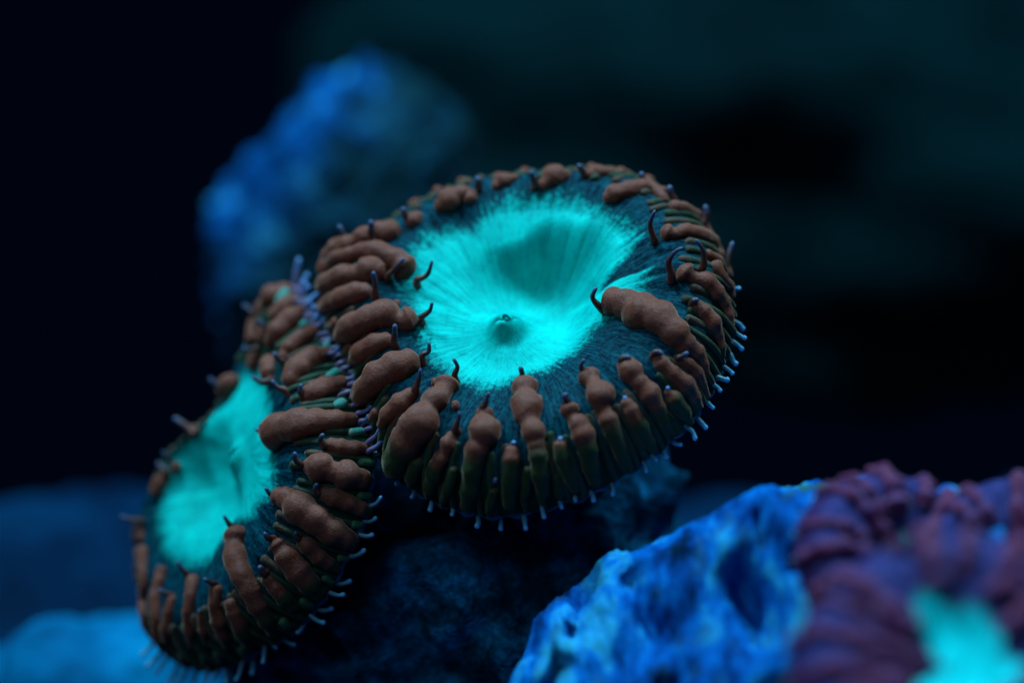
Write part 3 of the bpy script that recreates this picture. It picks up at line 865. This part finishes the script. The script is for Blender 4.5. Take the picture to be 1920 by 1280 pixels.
CREST = [(930, 1440, 390), (968, 1320, 390), (988, 1255, 385), (1005, 1200, 380), (1040, 1165, 380), (1085, 1132, 380), (1130, 1098, 380), (1190, 1062, 385), (1250, 1030, 395), (1330, 992, 410),
         (1400, 955, 430), (1460, 928, 450), (1540, 918, 475), (1610, 922, 500), (1690, 935, 530), (1780, 945, 560), (1880, 950, 580), (2000, 970, 600), (2150, 1010, 610)]
CRACKS = [([(1110, 1085), (1078, 1180), (1025, 1300)], 18, 60), ([(1195, 1090), (1240, 1180), (1250, 1300)], 30, 52), ([(1385, 1090), (1440, 1180), (1475, 1300)], 34, 80), ([(1420, 970), (1440, 1020), (1500, 1050)], 16, 30)]
o = loft_rock('rock', CREST, 620, ROCK_BLUE, seed=3, patch=algae, cracks=CRACKS)
tag(o, 'bright blue encrusted rock carrying the purple corals', 'rock')

def ico_rock(name, c, rad, mat, seed, sub=6, amp=(0.28, 0.10, 0.03), patch=None, rot=0.0):
    import bmesh
    bm = bmesh.new()
    bmesh.ops.create_icosphere(bm, subdivisions=sub, radius=1.0)
    so = Vector((seed * 11.3, seed * 4.7, seed * 1.9))
    c = Vector(c)
    m = Matrix.Rotation(rot, 3, 'Z')
    V = []
    for v in bm.verts:
        p = v.co.copy()
        d = 1 + amp[0] * fbm(p * 1.4 + so, 3) + amp[1] * fbm(p * 5 + so, 3) + amp[2] * fbm(p * 16 + so, 2)
        d -= amp[1] * 1.2 * max(0, 0.5 - noise.voronoi(p * 4.5 + so)[0][0])
        V.append(c + m @ Vector((p.x * rad[0], p.y * rad[1], p.z * rad[2])) * d)
    F = [tuple(v.index for v in f.verts) for f in bm.faces]
    bm.free()
    return mesh_obj(name, V, F, mat, None, {'pt': ('FLOAT', [patch(v) if patch else 0.0 for v in V])})

# the dark rock both polyps grow from
o = ico_rock('rock', (-30, -590, -360), (500, 450, 380), ROCK_DARK, 4)
tag(o, 'dark shaded rock that the two cyan coral polyps grow from', 'rock')
# the blue rock far behind
def far_shade(v):
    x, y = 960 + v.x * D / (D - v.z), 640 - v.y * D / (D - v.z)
    # painted light: lit blue on the outer shoulder, shaded dark teal over the rest
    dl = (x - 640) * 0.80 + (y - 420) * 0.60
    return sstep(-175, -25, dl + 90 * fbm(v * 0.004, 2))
o = ico_rock('rock', at(640, 430, -1650), (290, 370, 270), ROCK_FAR, 9, amp=(0.24, 0.07, 0.06), patch=far_shade, rot=-0.45)
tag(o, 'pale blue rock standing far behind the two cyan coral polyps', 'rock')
# pale boulder low behind the tilted polyp
PALE = mat_rock('pale_boulder', [(0.32, (0.0, 0.05, 0.13)), (0.5, (0.0, 0.12, 0.28)), (0.68, (0.0, 0.22, 0.42))], 0.004, None, 8)
o = ico_rock('rock', at(170, 1430, -850), (340, 330, 280), PALE, 12, sub=5, amp=(0.2, 0.05, 0.02))
tag(o, 'low blue boulder behind the tilted coral polyp', 'rock')

# tank floor: one sheet, falling off into the dark behind
def sheet(name, x0, x1, z0, z1, y, mat, amp, seed, nx=110, nz=110):
    up = Vector((0, math.cos(PITCH), math.sin(PITCH)))
    fw = Vector((0, -math.sin(PITCH), math.cos(PITCH)))
    so = Vector((seed, seed * 2, 0))
    V, F = [], []
    for i in range(nx + 1):
        for j in range(nz + 1):
            x, z = x0 + (x1 - x0) * i / nx, z0 + (z1 - z0) * j / nz
            h = amp * fbm(Vector((x, z, 0)) * 0.0016 + so, 4)
            h -= 1500 * sstep(0, 900, -940 - z + 160 * fbm(Vector((x, 0, 4)) * 0.002 + so, 2))
            V.append(Vector((x, 0, 0)) + fw * z + up * (y + h))
    for i in range(nx):
        for j in range(nz):
            a = i * (nz + 1) + j
            F.append((a, a + 1, a + nz + 2, a + nz + 1))
    o = mesh_obj(name, V, F, mat)
    tag(o, 'uneven blue tank floor falling away into the dark', kind='structure')
    return o
sheet('ground', -5200, 5200, -2600, 2600, -1150, SAND, 150, 2.0)

# dim rock far off in the dark water
o = ico_rock('rock', at(1480, 270, -4300), (1500, 760, 700), WALL, 21, sub=5, amp=(0.3, 0.06, 0.02), rot=-0.12)
tag(o, 'huge dim teal rock far off in the dark water', 'rock')
